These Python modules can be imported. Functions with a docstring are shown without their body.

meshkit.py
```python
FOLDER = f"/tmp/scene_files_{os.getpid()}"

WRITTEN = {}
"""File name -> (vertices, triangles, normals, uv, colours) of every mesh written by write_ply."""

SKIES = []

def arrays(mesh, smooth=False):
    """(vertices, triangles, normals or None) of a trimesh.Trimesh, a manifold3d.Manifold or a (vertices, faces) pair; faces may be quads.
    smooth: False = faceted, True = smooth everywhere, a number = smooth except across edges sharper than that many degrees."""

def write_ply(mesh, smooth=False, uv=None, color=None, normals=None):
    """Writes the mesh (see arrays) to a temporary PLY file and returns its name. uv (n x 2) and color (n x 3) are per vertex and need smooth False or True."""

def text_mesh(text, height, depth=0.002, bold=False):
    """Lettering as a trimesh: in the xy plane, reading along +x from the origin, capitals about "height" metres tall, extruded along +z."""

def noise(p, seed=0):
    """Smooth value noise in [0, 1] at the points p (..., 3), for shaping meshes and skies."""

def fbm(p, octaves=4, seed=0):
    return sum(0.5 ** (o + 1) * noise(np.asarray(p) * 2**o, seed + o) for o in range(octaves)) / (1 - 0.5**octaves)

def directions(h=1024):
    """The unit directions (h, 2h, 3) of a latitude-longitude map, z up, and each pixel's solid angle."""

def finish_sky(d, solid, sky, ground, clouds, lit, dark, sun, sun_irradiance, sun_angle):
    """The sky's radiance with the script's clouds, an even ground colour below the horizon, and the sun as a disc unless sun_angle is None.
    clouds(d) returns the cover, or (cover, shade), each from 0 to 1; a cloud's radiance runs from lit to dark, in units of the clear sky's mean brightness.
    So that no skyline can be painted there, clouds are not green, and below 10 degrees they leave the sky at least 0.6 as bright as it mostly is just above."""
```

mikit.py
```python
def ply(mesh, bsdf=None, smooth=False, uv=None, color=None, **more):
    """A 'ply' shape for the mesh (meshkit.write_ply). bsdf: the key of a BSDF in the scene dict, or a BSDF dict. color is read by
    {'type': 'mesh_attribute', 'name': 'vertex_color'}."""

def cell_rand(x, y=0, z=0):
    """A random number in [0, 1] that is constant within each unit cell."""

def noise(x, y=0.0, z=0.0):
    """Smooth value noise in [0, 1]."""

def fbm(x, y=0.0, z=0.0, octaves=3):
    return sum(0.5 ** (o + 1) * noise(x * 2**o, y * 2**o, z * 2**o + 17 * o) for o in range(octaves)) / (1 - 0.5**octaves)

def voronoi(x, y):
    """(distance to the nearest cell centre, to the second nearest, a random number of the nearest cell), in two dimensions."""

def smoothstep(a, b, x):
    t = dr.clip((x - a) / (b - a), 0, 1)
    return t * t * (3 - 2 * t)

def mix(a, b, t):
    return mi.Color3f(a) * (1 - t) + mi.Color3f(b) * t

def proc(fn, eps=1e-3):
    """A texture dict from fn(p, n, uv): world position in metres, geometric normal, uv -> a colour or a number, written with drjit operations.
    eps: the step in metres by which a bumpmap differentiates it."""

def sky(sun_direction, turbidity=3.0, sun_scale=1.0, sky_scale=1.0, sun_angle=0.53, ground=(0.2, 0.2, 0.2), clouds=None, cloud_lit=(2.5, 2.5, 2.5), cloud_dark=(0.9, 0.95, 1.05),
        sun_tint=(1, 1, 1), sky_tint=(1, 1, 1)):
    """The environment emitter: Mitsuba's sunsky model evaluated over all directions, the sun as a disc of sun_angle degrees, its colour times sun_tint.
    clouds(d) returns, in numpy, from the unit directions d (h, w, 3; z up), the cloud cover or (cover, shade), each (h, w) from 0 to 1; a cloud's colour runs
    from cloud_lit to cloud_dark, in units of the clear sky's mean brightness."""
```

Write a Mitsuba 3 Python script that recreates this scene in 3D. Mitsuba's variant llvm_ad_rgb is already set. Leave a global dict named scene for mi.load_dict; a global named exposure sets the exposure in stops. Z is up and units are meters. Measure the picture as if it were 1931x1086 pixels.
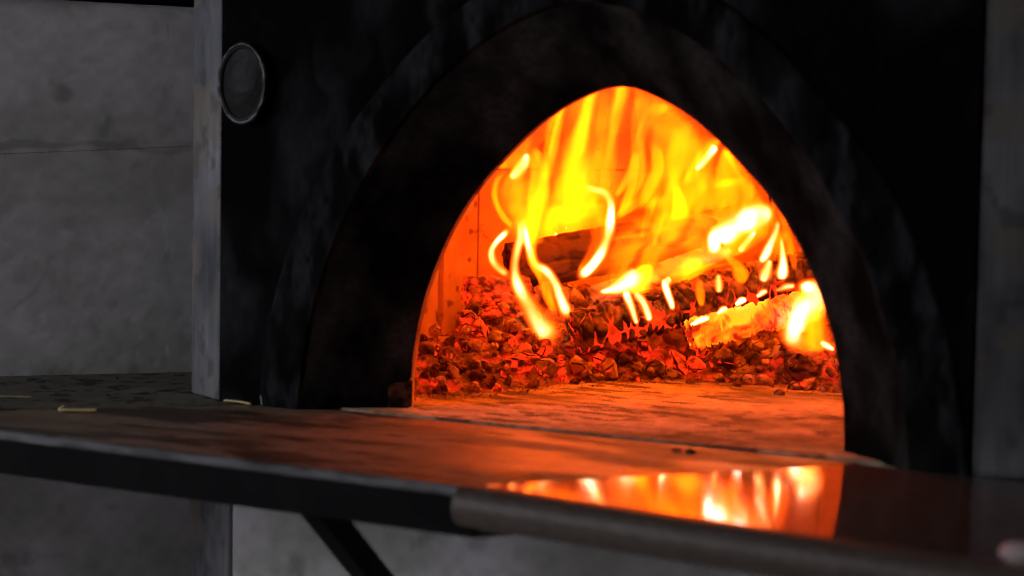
import math, numpy as np, trimesh, drjit as dr, mitsuba as mi, mikit, meshkit
from shapely.geometry import Polygon
from scipy.spatial import cKDTree, ConvexHull
T = mi.ScalarTransform4f
scene, labels = {}, {}

# ------------------------------------------------------------------ camera, light, exposure
CAM_X, CAM_Y, CAM_Z, YAW, PITCH, ROLL, FOCAL = 1.1867, -2.0850, 0.3415, 31.559, 4.033, 0.979, 2.0111   # metres, degrees, focal length / frame width

ya, pa, ra = (math.radians(q) for q in (YAW, PITCH, ROLL))
EYE = np.array([CAM_X, CAM_Y, CAM_Z])
RIGHT = np.array([math.cos(ya), math.sin(ya), 0.0])
AHEAD = np.array([-math.sin(ya), math.cos(ya), 0.0])          # level direction of view
VIEW = np.array([AHEAD[0]*math.cos(pa), AHEAD[1]*math.cos(pa), -math.sin(pa)])
UP = np.cross(RIGHT, VIEW)
TOP = UP*math.cos(ra) - RIGHT*math.sin(ra)
scene['camera'] = {'type': 'thinlens', 'fov': math.degrees(2*math.atan(0.5/FOCAL)), 'fov_axis': 'x', 'aperture_radius': 0.0105, 'focus_distance': 2.99,
    'near_clip': 0.05, 'far_clip': 100.0, 'to_world': T().look_at(origin=EYE.tolist(), target=(EYE+VIEW).tolist(), up=TOP.tolist())}
exposure = 0.0

def lamp_panel(key, centre, target, w, h, rgb, label, category):
    """a glowing pane out of view, placed to light the oven front and its surroundings"""
    scene[key] = {'type': 'rectangle', 'to_world': T().look_at(origin=centre, target=target, up=[0, 0.02, 1]) @ T().scale([w/2, h/2, 1]),
        'bsdf': {'type': 'diffuse', 'reflectance': {'type': 'rgb', 'value': [.1, .1, .1]}}, 'emitter': {'type': 'area', 'radiance': {'type': 'rgb', 'value': rgb}, 'sampling_weight': 6.0}}
    labels[key] = {'label': label, 'category': category}
lamp_panel('unseen_pane', [-2.45, -2.8, 0.95], [-0.4, 0, 0.05], 2.2, 1.8, [3.0, 3.05, 3.35], 'unseen light pane out of view on the left, placed to light the oven front', 'unseen_pane')  # unseen source, placed to light the oven front and corner strip from the left
lamp_panel('unseen_ceiling_lamp', [2.4, -2.0, 2.3], [0.4, 0, 0.0], .8, .8, [1.0, .95, .9], 'unseen ceiling lamp out of view above the right, placed to light wall and counter', 'lamp')  # unseen weak source, placed to brighten wall and counter from the upper right

# ------------------------------------------------------------------ helpers
rng = np.random.default_rng(7)
def local(x, d, z):
    """a frame on the hearth: x to the right and d away along the level line of view, 3 m from the lens; z up"""
    x, d, z = np.broadcast_arrays(np.asarray(x, float), np.asarray(d, float), np.asarray(z, float))
    o = np.array([CAM_X, CAM_Y, 0]) + 3.0*AHEAD
    return o + x[..., None]*RIGHT + d[..., None]*AHEAD + z[..., None]*np.array([0, 0, 1.0])
def numbered(key):
    if key not in used: used.add(key); return key
    n = 1
    while f'{key}_{n:03d}' in used: n += 1
    used.add(f'{key}_{n:03d}'); return f'{key}_{n:03d}'
used = set()
def thing(key, label=None, category=None, group=None, kind=None):
    k = numbered(key); d = {}
    for a, b in (('label', label), ('category', category), ('group', group), ('kind', kind)):
        if b: d[a] = b
    labels[k] = d
    return k
def put(key, mesh, bsdf, smooth=False, label=None, **more):
    k = numbered(key)
    scene[k] = mikit.ply(mesh, bsdf, smooth=smooth, **more)
    if label: labels[k] = {'label': label}
    return k
def put_thing(key, mesh, bsdf, smooth, label, category=None, group=None, kind=None, **more):
    k = thing(key, label, category, group, kind)
    scene[k] = mikit.ply(mesh, bsdf, smooth=smooth, **more)
    return k
def join(ms): return trimesh.util.concatenate(ms)
def hull(p): return trimesh.convex.convex_hull(np.asarray(p, float))
def prism(poly, z0, z1):
    m = trimesh.creation.extrude_polygon(Polygon(poly) if not isinstance(poly, Polygon) else poly, z1-z0, engine='earcut'); m.apply_translation([0, 0, z0]); return m
def rounded_prism(poly, z0, z1, r, n=4):
    """a convex slab with rounded top and bottom edges"""
    P = np.asarray(Polygon(poly).exterior.coords)[:-1]
    if Polygon(poly).exterior.is_ccw is False: P = P[::-1]
    def inset(q):
        out = []
        for i in range(len(P)):
            a, b, c = P[i-1], P[i], P[(i+1) % len(P)]
            e0, e1 = (b-a)/np.linalg.norm(b-a), (c-b)/np.linalg.norm(c-b)
            n0, n1 = np.array([-e0[1], e0[0]]), np.array([-e1[1], e1[0]])
            m = (n0+n1); m = m/np.dot(m, m)*2 if np.dot(m, m) > 1e-9 else n0
            out.append(b+m*q)
        return np.array(out)
    rings = []
    for t in np.linspace(0, math.pi/2, n+1): rings.append((inset(r*(1-math.sin(t))), z0+r*(1-math.cos(t))))
    for t in np.linspace(math.pi/2, 0, n+1): rings.append((inset(r*(1-math.sin(t))), z1-r*(1-math.cos(t))))
    return hull(np.vstack([np.c_[p, np.full(len(p), z)] for p, z in rings]))
def slab_box(c, s, r=0.0015):
    """box with small chamfers"""
    c, s = np.asarray(c, float), np.asarray(s, float)/2
    pts = []
    for sx in (-1, 1):
        for sy in (-1, 1):
            for sz in (-1, 1):
                for k in range(3):
                    q = s-r; q = q.copy(); q[k] = s[k]
                    pts.append(c+q*[sx, sy, sz])
    return hull(pts)
def along(p0, p1, z0, z1, thick, r=0.0015):
    """upright slab standing on the plan line p0-p1, thick behind it (to the left of the direction)"""
    p0, p1 = np.asarray(p0, float), np.asarray(p1, float)
    L = np.linalg.norm(p1-p0); m = slab_box([L/2, thick/2, (z0+z1)/2], [L, thick, z1-z0], r)
    e = (p1-p0)/L; M = np.eye(4); M[:2, 0] = e; M[:2, 1] = [-e[1], e[0]]; M[:2, 3] = p0
    m.apply_transform(M); return m
def spline(P, n):
    """Catmull-Rom through the rows of P, n samples per span"""
    P = np.asarray(P, float); Q = np.vstack([2*P[0]-P[1], P, 2*P[-1]-P[-2]]); out = []
    for i in range(1, len(Q)-2):
        a, b, c, d = Q[i-1:i+3]
        for t in np.arange(n)/n:
            out.append(0.5*((2*b)+(-a+c)*t+(2*a-5*b+4*c-d)*t*t+(-a+3*b-3*c+d)*t**3))
    return np.vstack(out+[P[-1]])
def grid_faces(n, m, close=False):
    i, j = np.meshgrid(np.arange(n-1), np.arange(m if close else m-1), indexing='ij')
    a, b = i*m+j, i*m+(j+1) % m
    return np.stack([a, b, b+m, a+m], -1).reshape(-1, 4)
def tri(q): return np.vstack([q[:, [0, 1, 2]], q[:, [0, 2, 3]]])
def outward(m):
    if m.volume < 0: m.invert()
    return m

# ------------------------------------------------------------------ materials
def rgb(*v): return {'type': 'rgb', 'value': list(v)}
N, FB, SS, MIX = mikit.noise, mikit.fbm, mikit.smoothstep, mikit.mix
def mat(key, col, rough=0.7, spec=0.4, bump=None, bump_scale=1.0, eps=1e-3, metallic=0.0):
    d = {'type': 'principled', 'base_color': mikit.proc(col) if callable(col) else rgb(*col), 'roughness': mikit.proc(rough) if callable(rough) else rough, 'specular': spec, 'metallic': metallic}
    if bump is not None: d = {'type': 'bumpmap', 'arbitrary': mikit.proc(bump, eps=eps), 'scale': bump_scale, 'bsdf': d}
    scene[key] = {'type': 'twosided', 'bsdf': d}
def wall_col(p, n, uv):
    a = FB(p.x*7+3, p.y*7, p.z*7, 4); b = FB(p.x*60, p.y*60, p.z*60, 3); w = N(p.x*11, p.y*11, p.z*11+4)
    c = MIX(MIX((.50, .49, .455), (.74, .71, .73), SS(.3, .7, a)), (.60, .53, .54), SS(.5, .9, w)*.6)*(0.82+.36*b)
    c = MIX(c, (.20, .19, .18), SS(.60, .85, FB(p.x*22, p.y*22, p.z*15+5, 4))*.55)
    run = SS(.62, .95, FB(p.x*20+2, p.y*20, p.z*30, 3)+.45*SS(.012, .0, dr.abs(p.z-.3225+.02*(N(p.x*18, p.y*18)-.5)))-.06)                 # sooty stain that has crept along the joint
    return MIX(c, (.16, .15, .14), run*.35)
mat('plaster_grey', wall_col, .75, .3, lambda p, n, uv: FB(p.x*60, p.y*60, p.z*60, 3), .0012)
def steel_col(p, n, uv):
    a = FB(p.x*16, p.y*16, p.z*6, 4); s = N(p.x*260, p.y*260, p.z*9)
    c = MIX((.065, .068, .078), (.22, .22, .235), SS(.25, .75, a))*(0.8+.4*s)
    c = MIX(c, (.20, .16, .12), SS(.50, .62, FB(p.x*18+3, p.y*18, p.z*16+2, 4))*.55)
    return MIX(c, (.07, .065, .06), SS(.58, .72, FB(p.x*46+9, p.y*46, p.z*26, 4))*.6)
mat('corner_steel', steel_col, .5, .5, lambda p, n, uv: FB(p.x*90, p.y*90, p.z*30, 3), .0006)
def soot_col(p, n, uv):
    a = FB(p.x*10+FB(p.z*9, p.x*8, 2.0)*1.6, p.z*5, 1.3, 4); b = N(p.x*220, p.y*220, p.z*60)
    c = MIX((.0012, .0012, .0014), (.026, .027, .029), SS(.44, .76, a))
    return c*(0.7+.6*b)
mat('soot_black', soot_col, .85, .05, lambda p, n, uv: FB(p.x*45, p.y*45, p.z*18, 4), .003)
def trim_col(p, n, uv):
    a = FB(p.x*18+2*N(p.z*12, p.x*6), p.y*18, p.z*6, 4); b = N(p.x*240, p.y*240, p.z*80)
    scuff = SS(.40, .70, FB(p.x*40+7, p.y*40, p.z*11, 4))*SS(.25, .6, FB(p.x*85, p.y*85, p.z*45+3, 4)+.1)
    return MIX(MIX((.0015, .0015, .0016), (.008, .008, .0088), SS(.36, .72, a)), (.026, .026, .0285), scuff)*(0.7+.6*b)
mat('trim_soot', trim_col, .8, .03, lambda p, n, uv: FB(p.x*70, p.y*70, p.z*30, 4), .0025)
def reveal_col(p, n, uv):
    a = FB(p.x*20, p.y*20, p.z*11, 4); b = N(p.x*190, p.y*190, p.z*190)
    return MIX((.0035, .0034, .0032), (.036, .035, .0335), SS(.32, .82, a))*(0.7+.6*b)
mat('reveal_soot', reveal_col, .85, .02, lambda p, n, uv: FB(p.x*60, p.y*60, p.z*60, 4), .0025)
def brick_col(p, n, uv):
    a = FB(p.x*14, p.y*14, p.z*10, 4); s = SS(.62, .75, FB(p.x*45, p.y*45, p.z*45+8, 3))
    return MIX(MIX((.50, .26, .13), (.76, .48, .29), SS(.2, .8, a)), (.12, .05, .025), s*.75)
mat('fire_brick', brick_col, .85, .2, lambda p, n, uv: FB(p.x*70, p.y*70, p.z*70, 4), .003)
def hearth_col(p, n, uv):
    a = FB(p.x*9, p.y*20, 3.0, 4); b = FB(p.x*90, p.y*90, 1.0, 3); s = SS(.58, .70, FB(p.x*22+4, p.y*48, 7.0, 4))
    c = MIX((.16, .11, .066), (.46, .34, .22), SS(.25, .75, a))*(0.55+.9*b)
    return MIX(c, (.06, .035, .025), s*.8)
mat('hearth_stone', hearth_col, .8, .25, lambda p, n, uv: FB(p.x*90, p.y*130, 2.0, 4), .003)
def shelf_col(p, n, uv):
    a = FB(p.x*6, p.y*26, 1.0, 4); b = FB(p.x*60, p.y*60, 4.0, 3); s = SS(.52, .66, FB(p.x*11+4, p.y*34+2*N(p.x*5, p.y*5), 7.0, 4))
    return MIX(MIX((.10, .07, .045), (.27, .195, .13), a)*(0.7+.6*b), (.03, .022, .016), s*.8)
def shelf_rough(p, n, uv):
    return .42+.25*SS(.35, .65, FB(p.x*7, p.y*24, 9.0, 4))
mat('shelf_stone', shelf_col, shelf_rough, .3, lambda p, n, uv: FB(p.x*40, p.y*60, 2.0, 3), .0006)
def side_col(p, n, uv):
    a = FB(p.x*12, p.y*12, 1.0, 4); b = FB(p.x*80, p.y*80, 4.0, 3); s = SS(.60, .68, FB(p.x*48+4, p.y*48, 7.0, 3))
    return MIX(MIX((.070, .062, .046), (.135, .12, .09), a)*(0.7+.6*b), (.012, .011, .010), s*.9)
mat('side_stone', side_col, .6, .35, lambda p, n, uv: FB(p.x*90, p.y*90, 2.0, 3), .0012)
def granite_col(p, n, uv):
    return MIX((.06, .042, .033), (.13, .095, .075), FB(p.x*140, p.y*140, p.z*140, 3))
mat('polished_granite', granite_col, .07, .5)
mat('honed_granite', granite_col, .48, .35, lambda p, n, uv: FB(p.x*120, p.y*120, p.z*120, 3), .0006)
mat('edge_metal', lambda p, n, uv: MIX((.03, .027, .025), (.14, .14, .145), SS(.25, .7, FB(p.x*22, p.y*80, p.z*60, 4))), .5, .5, metallic=.3)
mat('black_metal', lambda p, n, uv: MIX((.002, .002, .0025), (.009, .009, .0095), FB(p.x*30, p.y*30, p.z*30, 4)), .6, .06)
mat('plate_metal', lambda p, n, uv: MIX((.005, .0045, .005), (.018, .016, .0155), FB(p.x*50, p.y*50, p.z*30, 4)), .5, .15, lambda p, n, uv: FB(p.x*110, p.y*110, p.z*110, 3), .0012)
mat('rim_metal', lambda p, n, uv: MIX((.02, .02, .02), (.09, .09, .094), SS(.4, .7, N(p.x*90, p.y*90, p.z*90))), .4, .5, metallic=.6)
mat('straw_yellow', lambda p, n, uv: MIX((.55, .42, .16), (.75, .62, .30), FB(p.x*200, p.y*200, p.z*200, 2)), .6, .3)
mat('chip_green', (.18, .42, .30), .4, .5)
mat('highlight_pale', lambda p, n, uv: MIX((.42, .32, .31), (.58, .46, .45), FB(p.x*160, p.y*160, p.z*160, 2)), .5, .4)  # pale tone of the lump that imitates the highlight on the counter edge
def char_col(p, n, uv):
    a = FB(p.x*60, p.y*60, p.z*60, 4)
    return MIX((.035, .02, .013), (.32, .18, .10), SS(.38, .75, a))
BUMP = lambda p, n, uv: FB(p.x*180, p.y*180, p.z*180, 4)
mat('soot_brick', lambda p, n, uv: MIX((.012, .007, .005), (.10, .05, .028), SS(.4, .7, FB(p.x*80, p.y*80, p.z*50, 4))), .9, .05, BUMP, .003)
mat('char_wood', char_col, .8, .3, BUMP, .003)
def wood_col(p, n, uv):
    a = FB(p.x*22, p.y*22, p.z*70, 4); b = SS(.52, .66, FB(p.x*30+5, p.y*30, p.z*30, 3))
    return MIX(MIX((.05, .024, .012), (.15, .075, .038), a), (.02, .010, .006), b*.7)
mat('scorched_wood', wood_col, .8, .3, BUMP, .003)
def ash_col(p, n, uv):
    a = FB(p.x*45, p.y*45, p.z*45, 4); b = FB(p.x*160, p.y*160, p.z*160, 3)
    return MIX(MIX((.18, .085, .045), (.54, .32, .19), SS(.3, .65, a)), (.07, .03, .018), SS(.56, .75, b)*.6)
mat('coal_ash', ash_col, .9, .15, BUMP, .003)
def pale_col(p, n, uv):
    a = FB(p.x*50, p.y*50, p.z*50, 4)
    return MIX(MIX((.16, .08, .04), (.55, .36, .22), SS(.3, .6, a)), (.06, .03, .018), SS(.60, .72, FB(p.x*75, p.y*75, p.z*75+3, 3)))
mat('pale_ash', pale_col, .9, .15, BUMP, .003)
def dark_col(p, n, uv):
    a = FB(p.x*80, p.y*80, p.z*80, 4)
    return MIX((.04, .017, .010), (.26, .125, .07), SS(.36, .72, a))
mat('coal_dark', dark_col, .85, .25, BUMP, .003)
def bed_col(p, n, uv):
    a = FB(p.x*60, p.y*60, p.z*60, 4); b = FB(p.x*240, p.y*240, p.z*240, 3)
    return MIX(MIX((.10, .045, .024), (.34, .18, .10), SS(.3, .7, a)), (.04, .018, .010), SS(.48, .66, b)*.8)
mat('ash_bed', bed_col, .95, .1, BUMP, .0025)
# what glows: embers and flames
scene['clear_flame'] = {'type': 'blendbsdf', 'weight': 0.3, 'a': {'type': 'null'}, 'b': {'type': 'null'}}
def glow(v, w=0.15): return {'type': 'area', 'radiance': rgb(*v), 'sampling_weight': w}
def red_glow(p, n, uv):
    h = FB(p.x*95, p.y*95, p.z*95, 4)
    return MIX((.04, .0008, .0002), (1.5, .038, .005), SS(.36, .64, h))
def orange_glow(p, n, uv):
    h = FB(p.x*60+7, p.y*60, p.z*60, 3)
    return MIX((.25, .008, .001), (1.6, .30, .012), SS(.42, .68, h))
def core_glow(p, n, uv):
    return MIX((.06, .001, .0005), (1.5, .04, .005), SS(.36, .66, FB(p.x*42+3, p.y*42, p.z*42, 3)))
def hot_glow(p, n, uv):
    c = FB(p.x*36+FB(p.z*30, p.x*20, 4.0)*2.4, p.y*36, p.z*15, 4)
    return MIX(MIX((.5, .010, .002), (1.7, .19, .004), SS(.38, .48, c)), (2.2, .60, .015), SS(.49, .62, c))
GLOW = {'hot': mikit.proc(red_glow), 'orange': mikit.proc(orange_glow), 'log': mikit.proc(hot_glow), 'core': mikit.proc(core_glow)}
def bed_glow(p, n, uv):
    return MIX((0, 0, 0), (.75, .018, .003), SS(.50, .74, FB(p.x*34+5, p.y*34, p.z*34, 4)))
def patchy(k): return {'type': 'area', 'radiance': GLOW[k], 'sampling_weight': 0.0}
def flame_fn(col, lo):
    """a flame's own luminous streaks: strongest inside its sheet, thinning out to nothing at its free edges and tips"""
    def fn(p, n, uv):
        u, v = 2*uv.x-dr.floor(2*uv.x), uv.y
        w = .34*(FB(p.x*30+3*N(p.z*16, p.x*9), p.y*30, p.z*14+3, 3)-.42)
        e = SS(0, .34, v-w)*SS(0, .34, 1-v-w)*SS(0, .10, u)*SS(0, .20, 1-u-.5*w)
        s = FB(p.x*42+5*N(p.z*7, p.x*5), p.y*42, p.z*6, 3)
        return mi.Color3f(*col)*(e*(lo+1.5*SS(.25, .75, s)))
    return mikit.proc(fn)
def core_fn(r, g, g2, b2):
    """a bright strand: orange skin, yellow flesh, pale heart"""
    def fn(p, n, uv):
        u, v = 2*uv.x-dr.floor(2*uv.x), uv.y
        c = 4*v*(1-v)*SS(0, .16, u)*SS(0, .22, 1-u); c = c*(.62+.7*N(p.x*45, p.y*45, p.z*30))
        c2 = c*c; k = c2*c2*c2*(.25+1.3*SS(.2, .75, FB(p.x*26+9, p.y*26, p.z*17, 2)))
        return mi.Color3f(r*c2, g*c2*c+g2*k, b2*k*c2)
    return mikit.proc(fn)
SHEET = {'yellow': flame_fn((4.4, .31, .0012), .32), 'amber': flame_fn((3.8, .29, .0012), .3), 'orange': flame_fn((3.2, .27, .001), .45), 'veil': flame_fn((2.3, .20, .0008), .5),
         'unseen_rolling': flame_fn((5.5, 1.0, .006), .6), 'white': core_fn(5.5, .75, 2.3, 1.7), 'bright': core_fn(4.5, .65, 1.5, .8)}

# ------------------------------------------------------------------ the oven
def arch(half, n=61):
    """outline of a pointed-oval arch as (x, z) from the left foot to the right foot, from half = [(x, z) ...] right foot to crown"""
    h = np.array(half, float); full = np.vstack([h*[-1, 1], h[-2::-1]])
    s = spline(full, 8); d = np.r_[0, np.cumsum(np.hypot(*np.diff(s, axis=0).T))]
    t = np.linspace(0, d[-1], n)
    return np.c_[np.interp(t, d, s[:, 0]), np.interp(t, d, s[:, 1])]
INNER = arch([(.299, -.002), (.297, .045), (.290, .09), (.281, .131), (.262, .182), (.236, .233), (.200, .283), (.162, .321), (.126, .353), (.090, .379), (.054, .397), (.022, .4085), (0, .411)])
OUTER = arch([(.407, -.002), (.402, .045), (.394, .09), (.381, .14), (.351, .218), (.319, .273), (.286, .324), (.240, .378), (.190, .424), (.130, .465), (.060, .495), (.02, .503), (0, .504)])
TRIM = arch([(.474, -.002), (.466, .06), (.452, .13), (.428, .201), (.385, .290), (.345, .345), (.290, .405), (.230, .462), (.160, .510), (.075, .545), (.03, .553), (0, .554)])
oven = thing('pizza_oven', 'soot-black masonry pizza oven with a pointed arched mouth and a wood fire burning inside', 'pizza oven')
plate = Polygon([(-.541, .0005), (.4735, .0005), (.4735, .86), (-.541, .86)]).difference(Polygon(np.vstack([TRIM*[1, 1], [(.474, -.01), (-.474, -.01)]])).buffer(.0016))
m = trimesh.creation.extrude_polygon(plate, .02, engine='earcut'); m.apply_transform(np.array([[1, 0, 0, 0], [0, 0, -1, .02], [0, 1, 0, 0], [0, 0, 0, 1.0]]))
put(oven+'__face_plate', m, 'soot_black')
def loft(rings, thick=None):
    """skin through (outline, y) rings of equal count"""
    v = np.vstack([np.c_[r[:, 0], np.full(len(r), y), r[:, 1]] for r, y in rings])
    return trimesh.Trimesh(v, tri(grid_faces(len(rings), len(rings[0][0]))), process=False)
def mid(a, b, t): return a*(1-t)+b*t
put(oven+'__arch_surround', loft([(TRIM, .012), (TRIM, -.002), (mid(TRIM, OUTER, .05), -.0045), (mid(TRIM, OUTER, .5), -.005), (mid(TRIM, OUTER, .95), -.0045), (OUTER, .001)]), 'trim_soot', 35, 'dark sooty band following the arch of the mouth')
n_r = 9
rev = loft([(OUTER, .001)]+[(mid(OUTER, INNER, t), .001+.083*t) for t in np.linspace(.02, .985, n_r)]+[(INNER*[.9985, 1], .0855)])
w_ = meshkit.fbm(np.asarray(rev.vertices)*16, 3, seed=3)-.5
rev.vertices = np.asarray(rev.vertices)+np.c_[np.zeros(len(w_)), w_*.004*(np.abs(np.asarray(rev.vertices)[:, 1]-.045) < .035), np.zeros(len(w_))]
put(oven+'__mouth_reveal', rev, 'reveal_soot', True, 'sooty flared reveal of the oven mouth')
lip = [(INNER*[.9985, 1], .0855)]
for t in np.linspace(.15, math.pi/2, 5): lip.append((INNER*(1-.010*math.sin(t)*0)-0*INNER, .0855+.004*math.sin(t)))
lip = [(INNER, .0855), (INNER*[.998, .999], .089), (INNER*[.998, .999], .0935), (INNER*1.006, .0985), (INNER*1.10, .1008)]
put(oven+'__arch_lip', loft(lip), 'fire_brick', 40)
# chamber: front wall, ring of upright fire bricks, dome
CX, CY, CR = 0.0, .6, .585
fw = Polygon([(-.62, -.02), (.62, -.02), (.62, .72), (-.62, .72)]).difference(Polygon(np.vstack([INNER*1.10, [(.33, -.03), (-.33, -.03)]])))
m = trimesh.creation.extrude_polygon(fw, .015, engine='earcut'); m.apply_transform(np.array([[1, 0, 0, 0], [0, 0, -1, .1155], [0, 1, 0, 0], [0, 0, 0, 1.0]]))
put(oven+'__front_wall', m, 'fire_brick')
NB = 30
angs = np.linspace(math.radians(-47.5), math.radians(227.5), NB+1)
for z0, z1, off in ((-.01, .298, 0.0), ):
    for i in range(NB):
        t0, t1 = angs[i]+.0034, angs[i+1]-.0034; jit = rng.uniform(-.007, .007)
        pts = [(CX+r*math.cos(t), CY+r*math.sin(t), z) for r in (CR+jit, CR+.06) for t in (t0, t1) for z in (z0, z1)]
        c = np.mean(pts, 0); in_ = [(np.array(q)-c)*[.992, .992, .998]+c for q in pts]
        put(oven+'__chamber_brick', hull(in_), 'fire_brick')
mort = [(CX+(CR+.012)*math.cos(t), CY+(CR+.012)*math.sin(t)) for t in np.linspace(math.radians(-53), math.radians(233), 80)]
v = np.vstack([np.c_[mort, np.full(80, z)] for z in (-.01, .31)])
put(oven+'__mortar_backing', trimesh.Trimesh(v, tri(grid_faces(2, 80)), process=False), 'char_wood', True)
rows = []
for k in range(17):
    e = k/16*math.pi/2
    rows.append(np.c_[CX+(CR+.006)*math.cos(e)*np.cos(np.linspace(0, 2*math.pi, 61)), np.maximum(.112, CY+(CR+.006)*math.cos(e)*np.sin(np.linspace(0, 2*math.pi, 61))), np.full(61, .3+.27*math.sin(e))])
dv, df = np.vstack(rows), tri(grid_faces(17, 61))
put(oven+'__dome', trimesh.Trimesh(dv, df[dv[df][:, :, 1].max(1) > .1125], process=False), 'fire_brick', True)
# chipped jamb stones at the left foot of the mouth
for z0, z1, y0 in ((0, .034, .068), (.0355, .073, .073), (.0745, .118, .078)):
    ys = (y0, (y0+.0865)/2, .0865); p = []
    for y in ys:
        xs = -(.407+(.299-.407)*(y-.001)/.0845)
        p += [(xs+dx+rng.uniform(-.0012, .0012), y, z+rng.uniform(-.002, .002)) for dx in (-.006, .0022) for z in (z0+.002, z0+.35*(z1-z0), z0+.7*(z1-z0), z1-(.006 if y == y0 else 0))]
    put(oven+'__jamb_stone', hull(p), 'soot_brick')
# steel corner strips, body behind the plate, base below the counter
put(oven+'__corner_strip', along((-.6195, .036), (-.5425, .0), -.0015, .86, .012), 'corner_steel', label='grey steel corner strip left of the black face, lit from the left')
put(oven+'__corner_strip', along((.4765, .0035), (.575, .046), -.0015, .86, .012), 'corner_steel', label='grey steel corner strip at the right edge of the picture')
put(oven+'__body', join([along((-.619, .9), (-.619, .049), -.7, .86, .02), along((.573, .06), (.573, 1.25), -.7, .86, .02), slab_box([-.02, .65, .85], [1.2, 1.2, .02]), slab_box([-.02, 1.25, .1], [1.2, .02, 1.5])]), 'soot_black')
# oval plate with a beaded rim on the face
ov = oven+'__oval_plate'
OC, OA, OB = np.array([-.4955, -.004, .4113]), .0370, .0500
th = np.linspace(0, 2*math.pi, 49)[:-1]
prof = [(1.0, .006), (1.0, -.009), (.95, -.012), (.90, -.0115), (.88, -.009), (.80, -.0095), (.55, -.013), (.25, -.0145)]
v = np.vstack([np.c_[OC[0]+OA*s*np.cos(th), np.full(48, OC[1]+y), OC[2]+OB*s*np.sin(th)] for s, y in prof]+[[OC[0], OC[1]-.015, OC[2]]])
f = np.vstack([tri(grid_faces(len(prof), 48, True)), [[(len(prof)-1)*48+i, (len(prof)-1)*48+(i+1) % 48, len(prof)*48] for i in range(48)]])
put(ov, outward(trimesh.Trimesh(v, f, process=False)), 'plate_metal', 40, 'mottled dark oval plate on the upper left of the black face')
tor = []
for i in range(48):
    for j in range(8):
        w = j/8*2*math.pi; r = .0032*(1+.22*math.sin(i*2*math.pi/48*16))
        tor.append([OC[0]+(OA*1.0+r*math.cos(w))*math.cos(th[i]), OC[1]-.0095+r*math.sin(w), OC[2]+(OB*1.0+r*math.cos(w))*math.sin(th[i])])
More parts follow.
